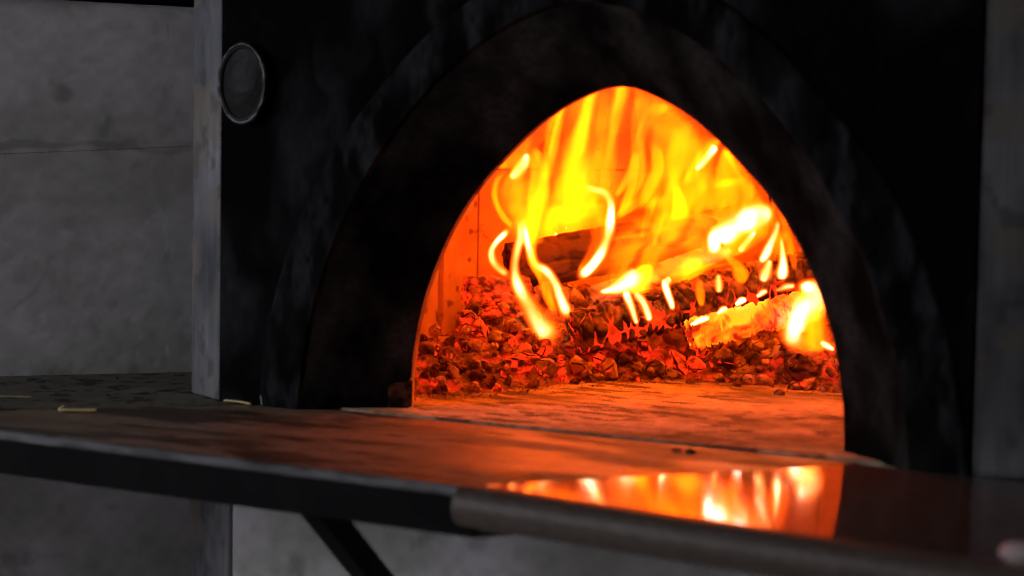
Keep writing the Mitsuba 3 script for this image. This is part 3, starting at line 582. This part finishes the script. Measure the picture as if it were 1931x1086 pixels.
# ------------------------------------------------------------------ flames
FLAMES = [
 ('broad yellow flame tongue under the left of the arch crown, widest of the tall flames', None, [
  ('sheet','yellow',0.25,[(0.0066,0.1898,0.1248,0.2221,0.18),(0.0224,0.2187,0.1408,0.2412,0.18),(0.0358,0.2517,0.142,0.2601,0.18),(0.0483,0.2846,0.1301,0.2819,0.18),(0.0616,0.3175,0.1229,0.3185,0.18),(0.0781,0.3504,0.1237,0.3593,0.18),(0.0922,0.3832,0.1278,0.396,0.18),(0.0997,0.4158,0.1337,0.4286,0.18),(0.1022,0.4565,0.1378,0.4692,0.18),(0.1049,0.4849,0.1357,0.4935,0.18)]),
  ('sheet','amber',0.25,[(0.0351,0.2099,0.117,0.236,0.2),(0.0509,0.2473,0.1232,0.2567,0.2),(0.0632,0.2927,0.1175,0.2937,0.2),(0.0789,0.3341,0.1167,0.3347,0.2),(0.0946,0.3753,0.1208,0.3798,0.2),(0.1051,0.4246,0.128,0.429,0.2),(0.1109,0.4655,0.1256,0.4674,0.2)]),
  ('sheet','orange',0.2,[(-0.0056,0.1752,0.1596,0.2154,0.22),(0.0146,0.2087,0.1592,0.2361,0.22),(0.0347,0.2423,0.157,0.2609,0.22)]),
 ]),
 ('thin orange flame streak just left of the broad yellow tongue under the crown', None, [
  ('sheet','amber',0.25,[(0.0355,0.2799,0.0618,0.2804,0.2),(0.0383,0.3087,0.0678,0.3109,0.2),(0.0426,0.3416,0.0737,0.3487,0.2),(0.047,0.3704,0.0797,0.3816,0.2),(0.0531,0.3991,0.0873,0.4112,0.2),(0.0572,0.4401,0.0964,0.4489,0.2)]),
  ('sheet','amber',0.25,[(0.0498,0.3171,0.058,0.3172,0.21),(0.0542,0.3459,0.064,0.3486,0.21),(0.0603,0.3748,0.0734,0.38,0.21),(0.0647,0.4036,0.0826,0.4121,0.21),(0.0724,0.4325,0.0887,0.4409,0.21)]),
 ]),
 ('amber flame tongue directly under the arch apex between two yellow ones', None, [
  ('sheet','amber',0.25,[(0.1312,0.2692,0.1493,0.2695,0.2),(0.1355,0.3022,0.1584,0.3067,0.2),(0.1379,0.3433,0.1658,0.3478,0.2),(0.1421,0.3802,0.1748,0.3889,0.2),(0.1464,0.413,0.1791,0.4176,0.2),(0.1469,0.4661,0.1813,0.4683,0.2)]),
  ('sheet','amber',0.25,[(0.1411,0.3103,0.1543,0.3122,0.22),(0.1452,0.3516,0.1617,0.3536,0.22),(0.1511,0.3888,0.1708,0.3933,0.22),(0.1553,0.4259,0.1767,0.4279,0.22),(0.1561,0.467,0.1742,0.469,0.22)]),
 ]),
 ('tall yellow flame right of the apex whose top curls over to the right', None, [
  ('sheet','yellow',0.25,[(0.1489,0.2213,0.1733,0.2258,0.17),(0.1661,0.2583,0.1856,0.2627,0.17),(0.1751,0.2951,0.193,0.2954,0.17),(0.1767,0.3358,0.1971,0.3321,0.17),(0.1767,0.3764,0.1996,0.3687,0.17),(0.1776,0.4088,0.2153,0.3973,0.17),(0.1769,0.4412,0.2361,0.4098,0.17)]),
  ('sheet','amber',0.25,[(0.1577,0.2371,0.1823,0.2416,0.19),(0.1716,0.2783,0.1995,0.2788,0.19),(0.1757,0.3194,0.2068,0.3199,0.19),(0.1763,0.3684,0.201,0.3607,0.19)]),
  ('strand','yellow',0.7,[(0.1917,0.16,0.332,0.0041),(0.1958,0.16,0.3645,0.0057),(0.2067,0.16,0.3889,0.0065),(0.2227,0.16,0.3981,0.0065),(0.2389,0.16,0.3968,0.0024)]),
 ]),
 ('slender curved amber flame that bends back to the log like a bow', None, [
  ('strand','amber',0.7,[(0.1534,0.1,0.232,0.0032),(0.1731,0.1,0.246,0.0056),(0.1943,0.1,0.2631,0.0064),(0.2082,0.1,0.2848,0.0064),(0.2156,0.1,0.3088,0.0064),(0.2119,0.1,0.3326,0.0056),(0.2035,0.1,0.3508,0.0032)]),
  ('strand','amber',0.7,[(0.1548,0.14,0.2613,0.0016),(0.1689,0.14,0.2834,0.0049),(0.1797,0.14,0.3053,0.0057),(0.1856,0.14,0.332,0.0024)]),
 ]),
 ('faint orange wisp hanging before the big log in the middle', None, [
  ('sheet','orange',0.25,[(0.2052,0.1855,0.2197,0.1874,0.12),(0.2062,0.2161,0.2302,0.2206,0.12),(0.2072,0.2443,0.2408,0.2489,0.12),(0.2146,0.2725,0.2498,0.2771,0.12)]),
  ('strand','amber',0.7,[(0.1953,0.12,0.1983,0.0024),(0.1981,0.12,0.216,0.004),(0.2072,0.12,0.2443,0.0048),(0.221,0.12,0.2726,0.0016)]),
 ]),
 ('dim orange rounded flame lobe right of the middle wisp', None, [
  ('sheet','orange',0.25,[(0.2178,0.1826,0.2703,0.1957,0.15),(0.2147,0.211,0.2762,0.2202,0.15),(0.2141,0.2394,0.2774,0.2388,0.15),(0.2216,0.2679,0.2621,0.2686,0.15),(0.2275,0.2963,0.2477,0.2967,0.15)]),
  ('sheet','orange',0.25,[(0.2357,0.2243,0.2726,0.2314,0.13),(0.2366,0.2566,0.2639,0.257,0.13),(0.2392,0.2848,0.2504,0.285,0.13)]),
 ]),
 ('yellow flame patch with a straight white streak near the right of the crown', None, [
  ('sheet','yellow',0.25,[(0.253,0.2792,0.2804,0.2812,0.14),(0.2573,0.301,0.2911,0.3072,0.14),(0.2698,0.3214,0.3035,0.326,0.14),(0.2839,0.3393,0.3144,0.3447,0.14),(0.298,0.3557,0.3189,0.3576,0.14)]),
  ('strand','white',0.7,[(0.2725,0.12,0.3008,0.0016),(0.2795,0.12,0.3113,0.0056),(0.292,0.12,0.3267,0.0064),(0.3013,0.12,0.3389,0.0056),(0.306,0.12,0.3453,0.0016)]),
 ]),
 ('yellow flame hugging the right flank of the arch above the white flame', None, [
  ('sheet','amber',0.25,[(0.2944,0.2732,0.3526,0.2806,0.15),(0.3002,0.3016,0.3488,0.3024,0.15),(0.3078,0.3219,0.3385,0.3265,0.15),(0.3171,0.3399,0.33,0.3449,0.15)]),
  ('strand','yellow',0.7,[(0.3126,0.12,0.3367,0.0016),(0.3257,0.12,0.3257,0.0048),(0.3406,0.12,0.3067,0.0064),(0.3523,0.12,0.2861,0.0072),(0.3545,0.12,0.2653,0.0072),(0.3453,0.12,0.2442,0.0072),(0.3312,0.12,0.2295,0.0032)]),
  ('sheet','orange',0.25,[(0.2991,0.2021,0.3522,0.2236,0.2),(0.2941,0.2391,0.3639,0.2485,0.2),(0.3016,0.2721,0.3672,0.2815,0.2),(0.3216,0.2971,0.3627,0.2978,0.2)]),
  ('sheet','amber',0.25,[(0.3472,0.2346,0.3911,0.2474,0.12),(0.3506,0.2588,0.3784,0.2713,0.12),(0.3458,0.2908,0.3617,0.2951,0.12)]),
 ]),
 ('dim orange flame veil across the upper right of the oven mouth', None, [
  ('sheet','orange',0.25,[(0.2411,0.2134,0.3109,0.227,0.2),(0.232,0.2545,0.3141,0.2641,0.2),(0.2352,0.2957,0.309,0.3051,0.2),(0.2466,0.3369,0.2957,0.346,0.2),(0.2498,0.3779,0.2784,0.3825,0.2)]),
  ('sheet','orange',0.25,[(0.1876,0.2369,0.2412,0.242,0.21),(0.1948,0.2866,0.2649,0.2919,0.21),(0.202,0.3361,0.2721,0.3373,0.21),(0.2051,0.3855,0.2545,0.3863,0.21)]),
  ('sheet','veil',0.25,[(0.2203,0.219,0.3793,0.2385,0.26),(0.2104,0.2859,0.3697,0.2887,0.26),(0.205,0.3444,0.3347,0.3466,0.26),(0.1914,0.3942,0.2836,0.3833,0.26),(0.1819,0.444,0.2408,0.4284,0.26)]),
 ]),
 ('dim orange flame veil across the right half of the big dark log', None, [
  ('sheet','veil',0.15,[(0.1235,0.1122,0.3456,0.1639,0.09),(0.1146,0.16,0.3448,0.1958,0.09),(0.1297,0.2001,0.344,0.2277,0.09),(0.1528,0.2404,0.3276,0.2513,0.09)]),
 ]),
 ('dim orange flame veil rising behind the big log on the left', None, [
  ('sheet','veil',0.25,[(0.0154,0.1724,0.1963,0.2178,0.28),(0.0271,0.2318,0.1871,0.2514,0.28),(0.0512,0.2997,0.1776,0.3019,0.28),(0.0668,0.3672,0.1762,0.3691,0.28),(0.0824,0.4346,0.1831,0.4447,0.28)]),
 ]),
 ('hook-shaped flame with a bright pale rim in front of the big dark log', None, [
  ('strand','bright',0.7,[(0.0885,0.06,0.1447,0.0024),(0.1011,0.06,0.1465,0.0055),(0.1167,0.06,0.1594,0.0063),(0.1305,0.06,0.1794,0.0063),(0.141,0.06,0.2057,0.0063),(0.1444,0.06,0.2333,0.0063),(0.1439,0.06,0.2554,0.0055),(0.135,0.06,0.2694,0.0055),(0.116,0.06,0.2746,0.0047),(0.1017,0.06,0.2814,0.0039),(0.092,0.06,0.2899,0.0016)]),
  ('sheet','yellow',0.25,[(0.0576,0.2137,0.1443,0.2405,0.08),(0.0612,0.2352,0.1441,0.2524,0.08),(0.0726,0.2591,0.1359,0.2658,0.08),(0.0864,0.2831,0.1135,0.2757,0.08)]),
  ('strand','amber',0.7,[(0.0985,0.08,0.1508,0.0024),(0.1156,0.08,0.1686,0.0079),(0.1294,0.08,0.1942,0.0095),(0.1352,0.08,0.2206,0.0095),(0.1348,0.08,0.2443,0.0063)]),
 ]),
 ('tall twisting flame of pale intertwined strands at the left, rising from the black log end', None, [
  ('strand','bright',0.7,[(0.0789,-0.02,0.0462,0.0054),(0.0585,-0.02,0.0652,0.0123),(0.0381,-0.02,0.0881,0.0115),(0.0191,-0.02,0.1148,0.0084),(0.0064,-0.02,0.1416,0.0069),(0.0029,-0.02,0.1646,0.0054),(0.0071,-0.02,0.1893,0.0054),(0.0113,-0.02,0.2109,0.0054),(0.0063,-0.02,0.2323,0.0046),(-0.01,-0.02,0.2428,0.0023)]),
  ('strand','bright',0.7,[(0.0942,0.0,0.0858,0.0031),(0.0816,0.0,0.0949,0.007),(0.0704,0.0,0.1165,0.0062),(0.0622,0.0,0.1373,0.0054),(0.0495,0.0,0.1549,0.0054),(0.0323,0.0,0.167,0.0054),(0.0242,0.0,0.187,0.0046),(0.0191,0.0,0.2102,0.0039),(0.0141,0.0,0.2317,0.0039),(0.0076,0.0,0.2502,0.0015)]),
  ('strand','yellow',0.7,[(0.0664,0.01,0.0876,0.0023),(0.0535,0.01,0.117,0.0054),(0.0436,0.01,0.1441,0.0054),(0.0308,0.01,0.1672,0.0054),(0.0272,0.01,0.1943,0.0062),(0.0298,0.01,0.2216,0.007),(0.0356,0.01,0.2488,0.007),(0.0412,0.01,0.2798,0.0054),(0.0423,0.01,0.3046,0.0047),(0.0342,0.01,0.3246,0.0023)]),
  ('strand','bright',0.7,[(0.0032,0.01,0.1442,0.0023),(-0.014,0.01,0.154,0.0047),(-0.0267,0.01,0.167,0.0047),(-0.0308,0.01,0.1825,0.0039),(-0.024,0.01,0.1966,0.0039),(-0.0103,0.01,0.2108,0.0047),(0.0003,0.01,0.2265,0.0031)]),
  ('sheet','yellow',0.25,[(0.0008,0.1968,0.0195,0.1971,0.03),(-0.0137,0.22,0.0253,0.2246,0.03),(-0.0234,0.2433,0.0248,0.2519,0.03),(-0.0277,0.2666,0.0212,0.2791,0.03),(-0.0241,0.2861,0.0224,0.2986,0.03),(-0.0073,0.3035,0.0268,0.3142,0.03),(0.004,0.3255,0.0281,0.3321,0.03)]),
  ('sheet','yellow',0.25,[(0.0025,0.1846,0.0377,0.1891,0.04),(0.0036,0.216,0.0395,0.2244,0.04),(0.0132,0.2475,0.042,0.2558,0.04),(0.0181,0.2827,0.0476,0.2911,0.04),(0.0207,0.3101,0.044,0.3183,0.04),(0.0219,0.3335,0.0312,0.3376,0.04)]),
  ('strand','yellow',0.7,[(0.0036,0.02,0.2153,0.0023),(-0.0138,0.02,0.2321,0.0039),(-0.0251,0.02,0.2537,0.0039),(-0.0277,0.02,0.2738,0.0039),(-0.021,0.02,0.291,0.0039),(-0.0057,0.02,0.3037,0.0023)]),
  ('strand','white',0.7,[(-0.0101,0.02,0.2865,0.0023),(0.0022,0.02,0.296,0.007),(0.0128,0.02,0.3086,0.007),(0.0173,0.02,0.3211,0.0047),(0.0179,0.02,0.3312,0.0016)]),
  ('sheet','yellow',0.25,[(-0.0426,0.3027,0.0241,0.2983,0.05),(-0.0311,0.3154,0.0271,0.3085,0.05),(-0.0195,0.3289,0.03,0.3219,0.05),(-0.0096,0.3439,0.0297,0.3375,0.05),(0.0035,0.3605,0.0278,0.3555,0.05)]),
  ('strand','yellow',0.7,[(0.0183,0.05,0.1844,0.0031),(0.0242,0.05,0.2081,0.0071),(0.0331,0.05,0.2357,0.0086),(0.0412,0.05,0.2633,0.0079),(0.0455,0.05,0.2869,0.0071),(0.0435,0.05,0.3104,0.0063),(0.033,0.05,0.3274,0.0047),(0.0203,0.05,0.3366,0.0016)]),
  ('sheet','amber',0.25,[(0.0065,0.1831,0.0499,0.1918,0.07),(-0.0059,0.2146,0.0572,0.2236,0.07),(-0.0223,0.2538,0.0605,0.2631,0.07),(-0.0151,0.2934,0.0558,0.3025,0.07)]),
 ]),
 ('low white flame on the charred log with two thin legs of flame below it', None, [
  ('strand','white',0.7,[(0.1221,0.02,0.1244,0.0016),(0.1392,0.02,0.1271,0.0039),(0.1562,0.02,0.1328,0.0078),(0.1732,0.02,0.1417,0.0117),(0.1854,0.02,0.1537,0.0093),(0.1914,0.02,0.1655,0.0023)]),
  ('sheet','amber',0.25,[(0.1156,0.115,0.2304,0.1233,0.05),(0.1452,0.1313,0.2237,0.1422,0.05),(0.17,0.1515,0.217,0.1578,0.05),(0.1838,0.1651,0.2105,0.1672,0.05)]),
  ('sheet','yellow',0.25,[(0.1649,0.1158,0.2009,0.118,0.03),(0.1708,0.1332,0.2082,0.1417,0.03),(0.1798,0.1529,0.2094,0.1589,0.03),(0.1888,0.168,0.206,0.1698,0.03)]),
  ('strand','bright',0.7,[(0.1823,-0.045,0.0804,0.0015),(0.1775,-0.045,0.0926,0.0038),(0.1718,-0.045,0.1093,0.0046),(0.1653,-0.045,0.1261,0.0046),(0.162,-0.045,0.1383,0.0023)]),
  ('strand','bright',0.7,[(0.1998,-0.045,0.0853,0.0015),(0.1965,-0.045,0.0975,0.0046),(0.19,-0.045,0.1143,0.0046),(0.1806,-0.045,0.1263,0.0046),(0.1713,-0.045,0.1323,0.0023)]),
 ]),
 ('slanting yellow flame with a white heart halfway along the charred log', None, [
  ('strand','bright',0.7,[(0.2342,-0.03,0.1,0.0015),(0.23,-0.03,0.1153,0.0038),(0.2243,-0.03,0.1306,0.0046),(0.2202,-0.03,0.1444,0.0046),(0.2238,-0.03,0.1521,0.0023)]),
  ('strand','white',0.7,[(0.2241,0.02,0.1324,0.0023),(0.2278,0.02,0.1427,0.0054),(0.2338,0.02,0.149,0.0023)]),
  ('strand','yellow',0.7,[(0.2262,0.04,0.1374,0.0031),(0.2401,0.04,0.1494,0.007),(0.2555,0.04,0.1607,0.0078),(0.271,0.04,0.1688,0.007),(0.285,0.04,0.1722,0.0023)]),
  ('sheet','orange',0.25,[(0.2295,0.1281,0.2639,0.1406,0.06),(0.2448,0.1482,0.299,0.161,0.06),(0.2601,0.1682,0.3105,0.173,0.06)]),
 ]),
 ('faint narrow flamelet on the charred log, dimmest of the row', None, [
  ('strand','orange',0.7,[(0.276,-0.015,0.1087,0.0015),(0.2741,-0.015,0.1242,0.0046),(0.2722,-0.015,0.1396,0.0046),(0.2743,-0.015,0.1497,0.0015)]),
 ]),
 ('short pale flamelet standing alone on the charred log', None, [
  ('strand','bright',0.7,[(0.3016,-0.01,0.1266,0.0023),(0.3005,-0.01,0.1382,0.0054),(0.2995,-0.01,0.1498,0.0046),(0.3,-0.01,0.1591,0.0015)]),
 ]),
 ('large white-hot flame with slanting fingers under the right flank of the arch', None, [
  ('strand','white',0.7,[(0.3058,0.06,0.1714,0.0039),(0.2991,0.06,0.1886,0.0079),(0.3003,0.06,0.2068,0.0118),(0.3158,0.06,0.2158,0.0158),(0.3407,0.06,0.2304,0.0165),(0.364,0.06,0.2418,0.015),(0.3811,0.06,0.25,0.0095),(0.3889,0.06,0.2548,0.0032)]),
  ('sheet','yellow',0.25,[(0.2978,0.1631,0.3452,0.1799,0.09),(0.2941,0.187,0.3766,0.2004,0.09),(0.3007,0.211,0.3998,0.2247,0.09),(0.3359,0.2355,0.4024,0.2486,0.09),(0.3672,0.2559,0.3987,0.2684,0.09)]),
  ('strand','white',0.7,[(0.3329,0.05,0.1834,0.0024),(0.342,0.05,0.1946,0.0047),(0.3527,0.05,0.209,0.0047),(0.3618,0.05,0.2217,0.0024)]),
  ('strand','white',0.7,[(0.3596,0.02,0.1683,0.0031),(0.3702,0.02,0.1826,0.0062),(0.379,0.02,0.203,0.0054),(0.3862,0.02,0.2249,0.0039),(0.3873,0.02,0.2428,0.0016)]),
  ('strand','bright',0.7,[(0.3659,0.015,0.1422,0.0023),(0.3695,0.015,0.1532,0.0062),(0.3746,0.015,0.1689,0.0047),(0.3789,0.015,0.1814,0.0016)]),
  ('strand','yellow',0.7,[(0.3353,0.005,0.1408,0.0031),(0.3334,0.005,0.1548,0.0077),(0.3268,0.005,0.1687,0.0062),(0.3142,0.005,0.1793,0.0039),(0.3062,0.005,0.1885,0.0023)]),
  ('strand','bright',0.7,[(0.3953,0.02,0.1432,0.0023),(0.3958,0.02,0.1565,0.007),(0.3969,0.02,0.1721,0.0054),(0.3947,0.02,0.1962,0.0031),(0.3909,0.02,0.2234,0.0016)]),
  ('strand','yellow',0.7,[(0.4158,0.025,0.1596,0.0016),(0.4113,0.025,0.1846,0.0039),(0.4043,0.025,0.2118,0.0039),(0.3942,0.025,0.2404,0.0039),(0.3876,0.025,0.2543,0.0016)]),
  ('sheet','orange',0.25,[(0.3791,0.1479,0.4351,0.1489,0.1),(0.3863,0.1801,0.4301,0.1848,0.1),(0.3917,0.2201,0.4155,0.2245,0.1)]),
 ]),
 ('snaking white flame at the right end of the glowing log, beside the right jamb', None, [
  ('strand','white',0.7,[(0.394,-0.1,0.1453,0.003),(0.4089,-0.1,0.1463,0.006),(0.424,-0.1,0.1421,0.0112),(0.4303,-0.1,0.1302,0.0127),(0.4187,-0.1,0.1165,0.0149),(0.4071,-0.1,0.1042,0.0149),(0.3984,-0.1,0.0905,0.0164),(0.3988,-0.1,0.0755,0.0119),(0.4127,-0.1,0.0637,0.0082),(0.4294,-0.1,0.0542,0.003)]),
  ('strand','white',0.7,[(0.432,-0.12,0.072,0.0015),(0.4411,-0.12,0.0661,0.0044),(0.4502,-0.12,0.061,0.003),(0.4547,-0.12,0.0589,0.0015)]),
  ('sheet','yellow',0.25,[(0.4098,0.048,0.4506,0.0487,-0.08),(0.3896,0.0689,0.4547,0.064,-0.08),(0.3921,0.0917,0.4464,0.0926,-0.08),(0.3975,0.1145,0.4456,0.1191,-0.08),(0.3998,0.141,0.4466,0.1395,-0.08),(0.4069,0.1585,0.437,0.1605,-0.08)]),
  ('sheet','amber',0.25,[(0.4193,0.0522,0.4689,0.047,-0.06),(0.4164,0.0751,0.462,0.0759,-0.06),(0.4218,0.1019,0.4536,0.1062,-0.06),(0.4256,0.1286,0.4452,0.1327,-0.06)]),
 ]),
 ('small white flame on the top edge of the glowing log, leftmost', 'small flames along the glowing log', [
  ('strand','white',0.7,[(0.2522,-0.075,0.0858,0.0015),(0.2605,-0.075,0.0892,0.0026),(0.2687,-0.075,0.0941,0.0038),(0.2769,-0.075,0.0967,0.003),(0.2852,-0.075,0.0993,0.0015)]),
 ]),
 ('small white flame on the top edge of the glowing log, second from the left', 'small flames along the glowing log', [
  ('strand','white',0.7,[(0.2911,-0.075,0.1032,0.0015),(0.2956,-0.075,0.1057,0.0026),(0.3001,-0.075,0.1098,0.0038),(0.3045,-0.075,0.1115,0.003),(0.309,-0.075,0.1133,0.0015)]),
 ]),
 ('small white flame on the top edge of the glowing log, third from the left', 'small flames along the glowing log', [
  ('strand','white',0.7,[(0.3165,-0.075,0.1165,0.0015),(0.3214,-0.075,0.1188,0.0026),(0.3262,-0.075,0.1227,0.0038),(0.331,-0.075,0.1243,0.003),(0.3359,-0.075,0.1259,0.0015)]),
 ]),
 ('small white flame on the top edge of the glowing log, fourth from the left', 'small flames along the glowing log', [
  ('strand','white',0.7,[(0.3464,-0.075,0.1284,0.0015),(0.3513,-0.075,0.1309,0.0026),(0.3561,-0.075,0.135,0.0038),(0.3609,-0.075,0.1368,0.003),(0.3658,-0.075,0.1385,0.0015)]),
 ]),
 ('small white flame on the top edge of the glowing log, rightmost', 'small flames along the glowing log', [
  ('strand','white',0.7,[(0.3719,-0.075,0.1379,0.0015),(0.3805,-0.075,0.1399,0.0026),(0.3891,-0.075,0.1435,0.0038),(0.3977,-0.075,0.1448,0.003),(0.4064,-0.075,0.146,0.0015)]),
 ]),
]

def lens(C, S, D, nv):
    """a thin closed flame body along the centre line C: half-width vectors S, half-thickness vectors D; the two skins meet at the edges"""
    n = len(C); v = np.linspace(0, 1, nv); k = np.sqrt(np.maximum(0, 1-(2*v-1)**2))
    M = C[:, None]+S[:, None]*(2*v-1)[None, :, None]; H = D[:, None]*k[None, :, None]
    g = grid_faces(n, nv); m = trimesh.Trimesh(np.vstack([(M-H).reshape(-1, 3), (M+H+AHEAD*1e-5).reshape(-1, 3)]), np.vstack([tri(g), tri(g[:, ::-1]+n*nv)]), process=False)
    if (m.face_normals[:len(g)*2]@AHEAD).mean() > 0: m.invert()
    u = np.repeat(np.linspace(0, 1, n), nv)*.4998; w = np.tile(v, n)
    return m, np.vstack([np.c_[u, w], np.c_[u+.5001, w]])
def strand(a, flat):
    s = spline(a, 7); P = local(s[:, 0], s[:, 1], s[:, 2]); r = np.maximum(s[:, 3], .0006)*1.8*(.8+.4*meshkit.noise(s[:, :3]*38+a[0, 0]*90))
    t = np.gradient(P, axis=0); t /= np.linalg.norm(t, axis=1, keepdims=True)+1e-12
    side = np.cross(t, AHEAD); side /= np.linalg.norm(side, axis=1, keepdims=True)+1e-9
    return lens(P, side*r[:, None], np.cross(side, t)*(r*flat)[:, None]*np.sign((np.cross(side, t)@AHEAD))[:, None], 9)
def sheet(rows, th, seed):
    R = spline(rows, 6); n = len(R)
    A_, B_ = local(R[:, 0], R[:, 4], R[:, 1]), local(R[:, 2], R[:, 4], R[:, 3]); C, S = (A_+B_)/2, (B_-A_)/2; w = np.linalg.norm(S, axis=1)
    sway = w*.7*(meshkit.noise(np.c_[np.linspace(0, 5, n), np.full(n, seed*3.7), np.zeros(n)])-.5); turn = w*1.1*(meshkit.noise(np.c_[np.linspace(0, 4, n), np.full(n, seed*5.1+2), np.zeros(n)])-.5)
    ends = np.sqrt(np.clip(np.sin(np.linspace(.02, math.pi-.02, n)), 0, 1))
    return lens(C+AHEAD*sway[:, None], S+AHEAD*turn[:, None], AHEAD[None]*(th*w*ends)[:, None], 15)
ROLL = [[(-.44, .52, .455), (-.32, .45, .485), (-.16, .38, .505), (.02, .33, .51)], [(-.36, .78, .475), (-.24, .70, .50), (-.04, .60, .525), (.16, .50, .53)], [(-.18, .92, .475), (-.06, .84, .50), (.10, .74, .525), (.26, .62, .51)], [(.14, .94, .47), (.20, .86, .485), (.29, .74, .49), (.36, .58, .475)]]  # flames out of view above the arch, placed to light chamber and embers
for k_, pts_ in enumerate(ROLL):
    C_ = spline(pts_, 7); t_ = np.gradient(C_, axis=0); t_ /= np.linalg.norm(t_, axis=1, keepdims=True); up_ = np.array([0, 0, 1.0])-t_*t_[:, 2:3]; sd_ = np.cross(up_, t_); sd_ /= np.linalg.norm(sd_, axis=1, keepdims=True)
    m, uv = lens(C_, sd_*(.11*np.sin(np.linspace(.25, 2.9, len(C_))))[:, None], up_*.016, 15); m.fix_normals()
    fk = put_thing('flame', m, 'clear_flame', True, f"unseen flame under the oven dome, placed to light the chamber, {('leftmost', 'second from left', 'third from left', 'rightmost')[k_]}", 'flame', uv=uv, emitter={'type': 'area', 'radiance': SHEET['unseen_rolling'], 'sampling_weight': 1.5})
for i, (label, group, parts) in enumerate(FLAMES):
    fl = thing('flame', label, 'flame', group)
    for j, (what, kind, e, pts) in enumerate(parts):
        a = np.array(pts, float)
        m, uv = strand(a, e) if what == 'strand' else sheet(a, e, i*5+j)
        put(fl+('__strand' if what == 'strand' else '__sheet'), m, 'clear_flame', True, uv=uv, emitter={'type': 'area', 'radiance': SHEET[kind], 'sampling_weight': .3 if what == 'strand' else .8})

for x, d, z, r, l in ((.0640, .08, .2068, .0021, 'the larger one'), (.0800, .09, .2155, .0012, 'the smaller one')):
    c = trimesh.creation.icosphere(2, r); c.apply_translation(local(x, d, z))
    put_thing('spark', c, 'coal_dark', True, f'tiny bright spark floating before the dark end of the big log, {l}', 'spark', emitter=glow((3, 1.2, .5), .05))

# ------------------------------------------------------------------ small things lying about
def bent_straw(pts, r, key, label, category, m_):
    s = spline(np.array(pts, float), 6); t = np.gradient(s, axis=0); t /= np.linalg.norm(t, axis=1, keepdims=True)
    a = np.cross(t, [0, 0, 1.0]); a /= np.linalg.norm(a, axis=1, keepdims=True); b = np.cross(a, t); w = np.arange(7)/7*2*math.pi
    rr = r*(1+.3*(meshkit.noise(s*260)-.5))
    v = (s[:, None]+rr[:, None, None]*(np.cos(w)[None, :, None]*a[:, None]+.7*np.sin(w)[None, :, None]*b[:, None])).reshape(-1, 3)
    v = np.vstack([v, s[0], s[-1]]); n = len(s)
    f = np.vstack([tri(grid_faces(n, 7, True)), [[(i+1) % 7, i, n*7] for i in range(7)], [[(n-1)*7+i, (n-1)*7+(i+1) % 7, n*7+1] for i in range(7)]])
    put_thing(key, outward(trimesh.Trimesh(v, f, process=False)), m_, True, label, category)
bent_straw([(-.6235, -.200, .0045), (-.624, -.2075, .0005), (-.6165, -.2065, .0005), (-.599, -.195, .0005), (-.583, -.186, .001)], .0028, 'straw', 'bent pale yellow straw lying on the side counter near the frame edge', 'straw', 'straw_yellow')
bent_straw([(-.7755, -.160, .0005), (-.757, -.149, .0005), (-.742, -.139, .0005)], .0009, 'straw', 'thin dull straw at the far left edge of the side counter', 'straw', 'straw_yellow')
bent_straw([(-.527, -.006, .0), (-.514, -.0105, .001), (-.500, -.010, .001), (-.478, -.0125, .0)], .0022, 'straw', 'yellow straw lying along the foot of the black oven face', 'straw', 'straw_yellow')
bent_straw([(-.4585, -.014, .0), (-.4605, -.013, .006), (-.463, -.0115, .0125)], .0012, 'chip', 'tiny green chip leaning against the arch surround', 'chip', 'chip_green')
cr = []
for i in range(190):
    t_ = rg.uniform(-.10, .30); o = rg.uniform(.0, .19)**1.0
    q = W0+wd*t_+np.array([wd[1], -wd[0]])*o; r = rg.choice([.001, .0016, .0025, .0045], p=[.42, .33, .18, .07])
    if q[1]-(-.003) > 0 and q[0] > -.62: continue
    if (q[0]+.547)*.163-(q[1]+.091)*.134 > 0: continue
    c = small[int(rg.integers(6))].copy(); M = np.eye(4); M[:3, 3] = [q[0], q[1], -.0025+r*.3]; c.apply_transform(M @ rot(rg) @ np.diag([r, r, r*.6, 1])); cr.append(c)
put_thing('counter_crumbs', join(cr), 'coal_dark', False, 'dark crumbs and soot flakes scattered over the side counter', kind='stuff')
for k, (x, y, r, l) in enumerate(((.143, -.0245, .0055, 'left'), (.158, -.0225, .0065, 'right'))):
    c = chunk(500+k, n=12); M = np.eye(4); M[:3, 3] = [x, y, -.003+r*.35]; c.apply_transform(M @ np.diag([r*1.3, r, r*.6, 1]))
    put_thing('charcoal_lump', c, 'coal_dark', True, f'small black charcoal lump on the shelf just in front of the hearth, {l} of two', 'charcoal')
c = trimesh.creation.icosphere(3, 1.0); v = np.asarray(c.vertices); c.vertices = v*(1+.12*(meshkit.noise(v*2.2)-.5)[:, None])*[.020, .013, .010]+[.668, -.424, .009]  # pale solid in place of the bright highlight on the rounded counter edge
put_thing('highlight_lump', c, 'highlight_pale', True, 'pale lump standing in for a blurred highlight on the polished counter edge, bottom right corner', 'painted_highlight')
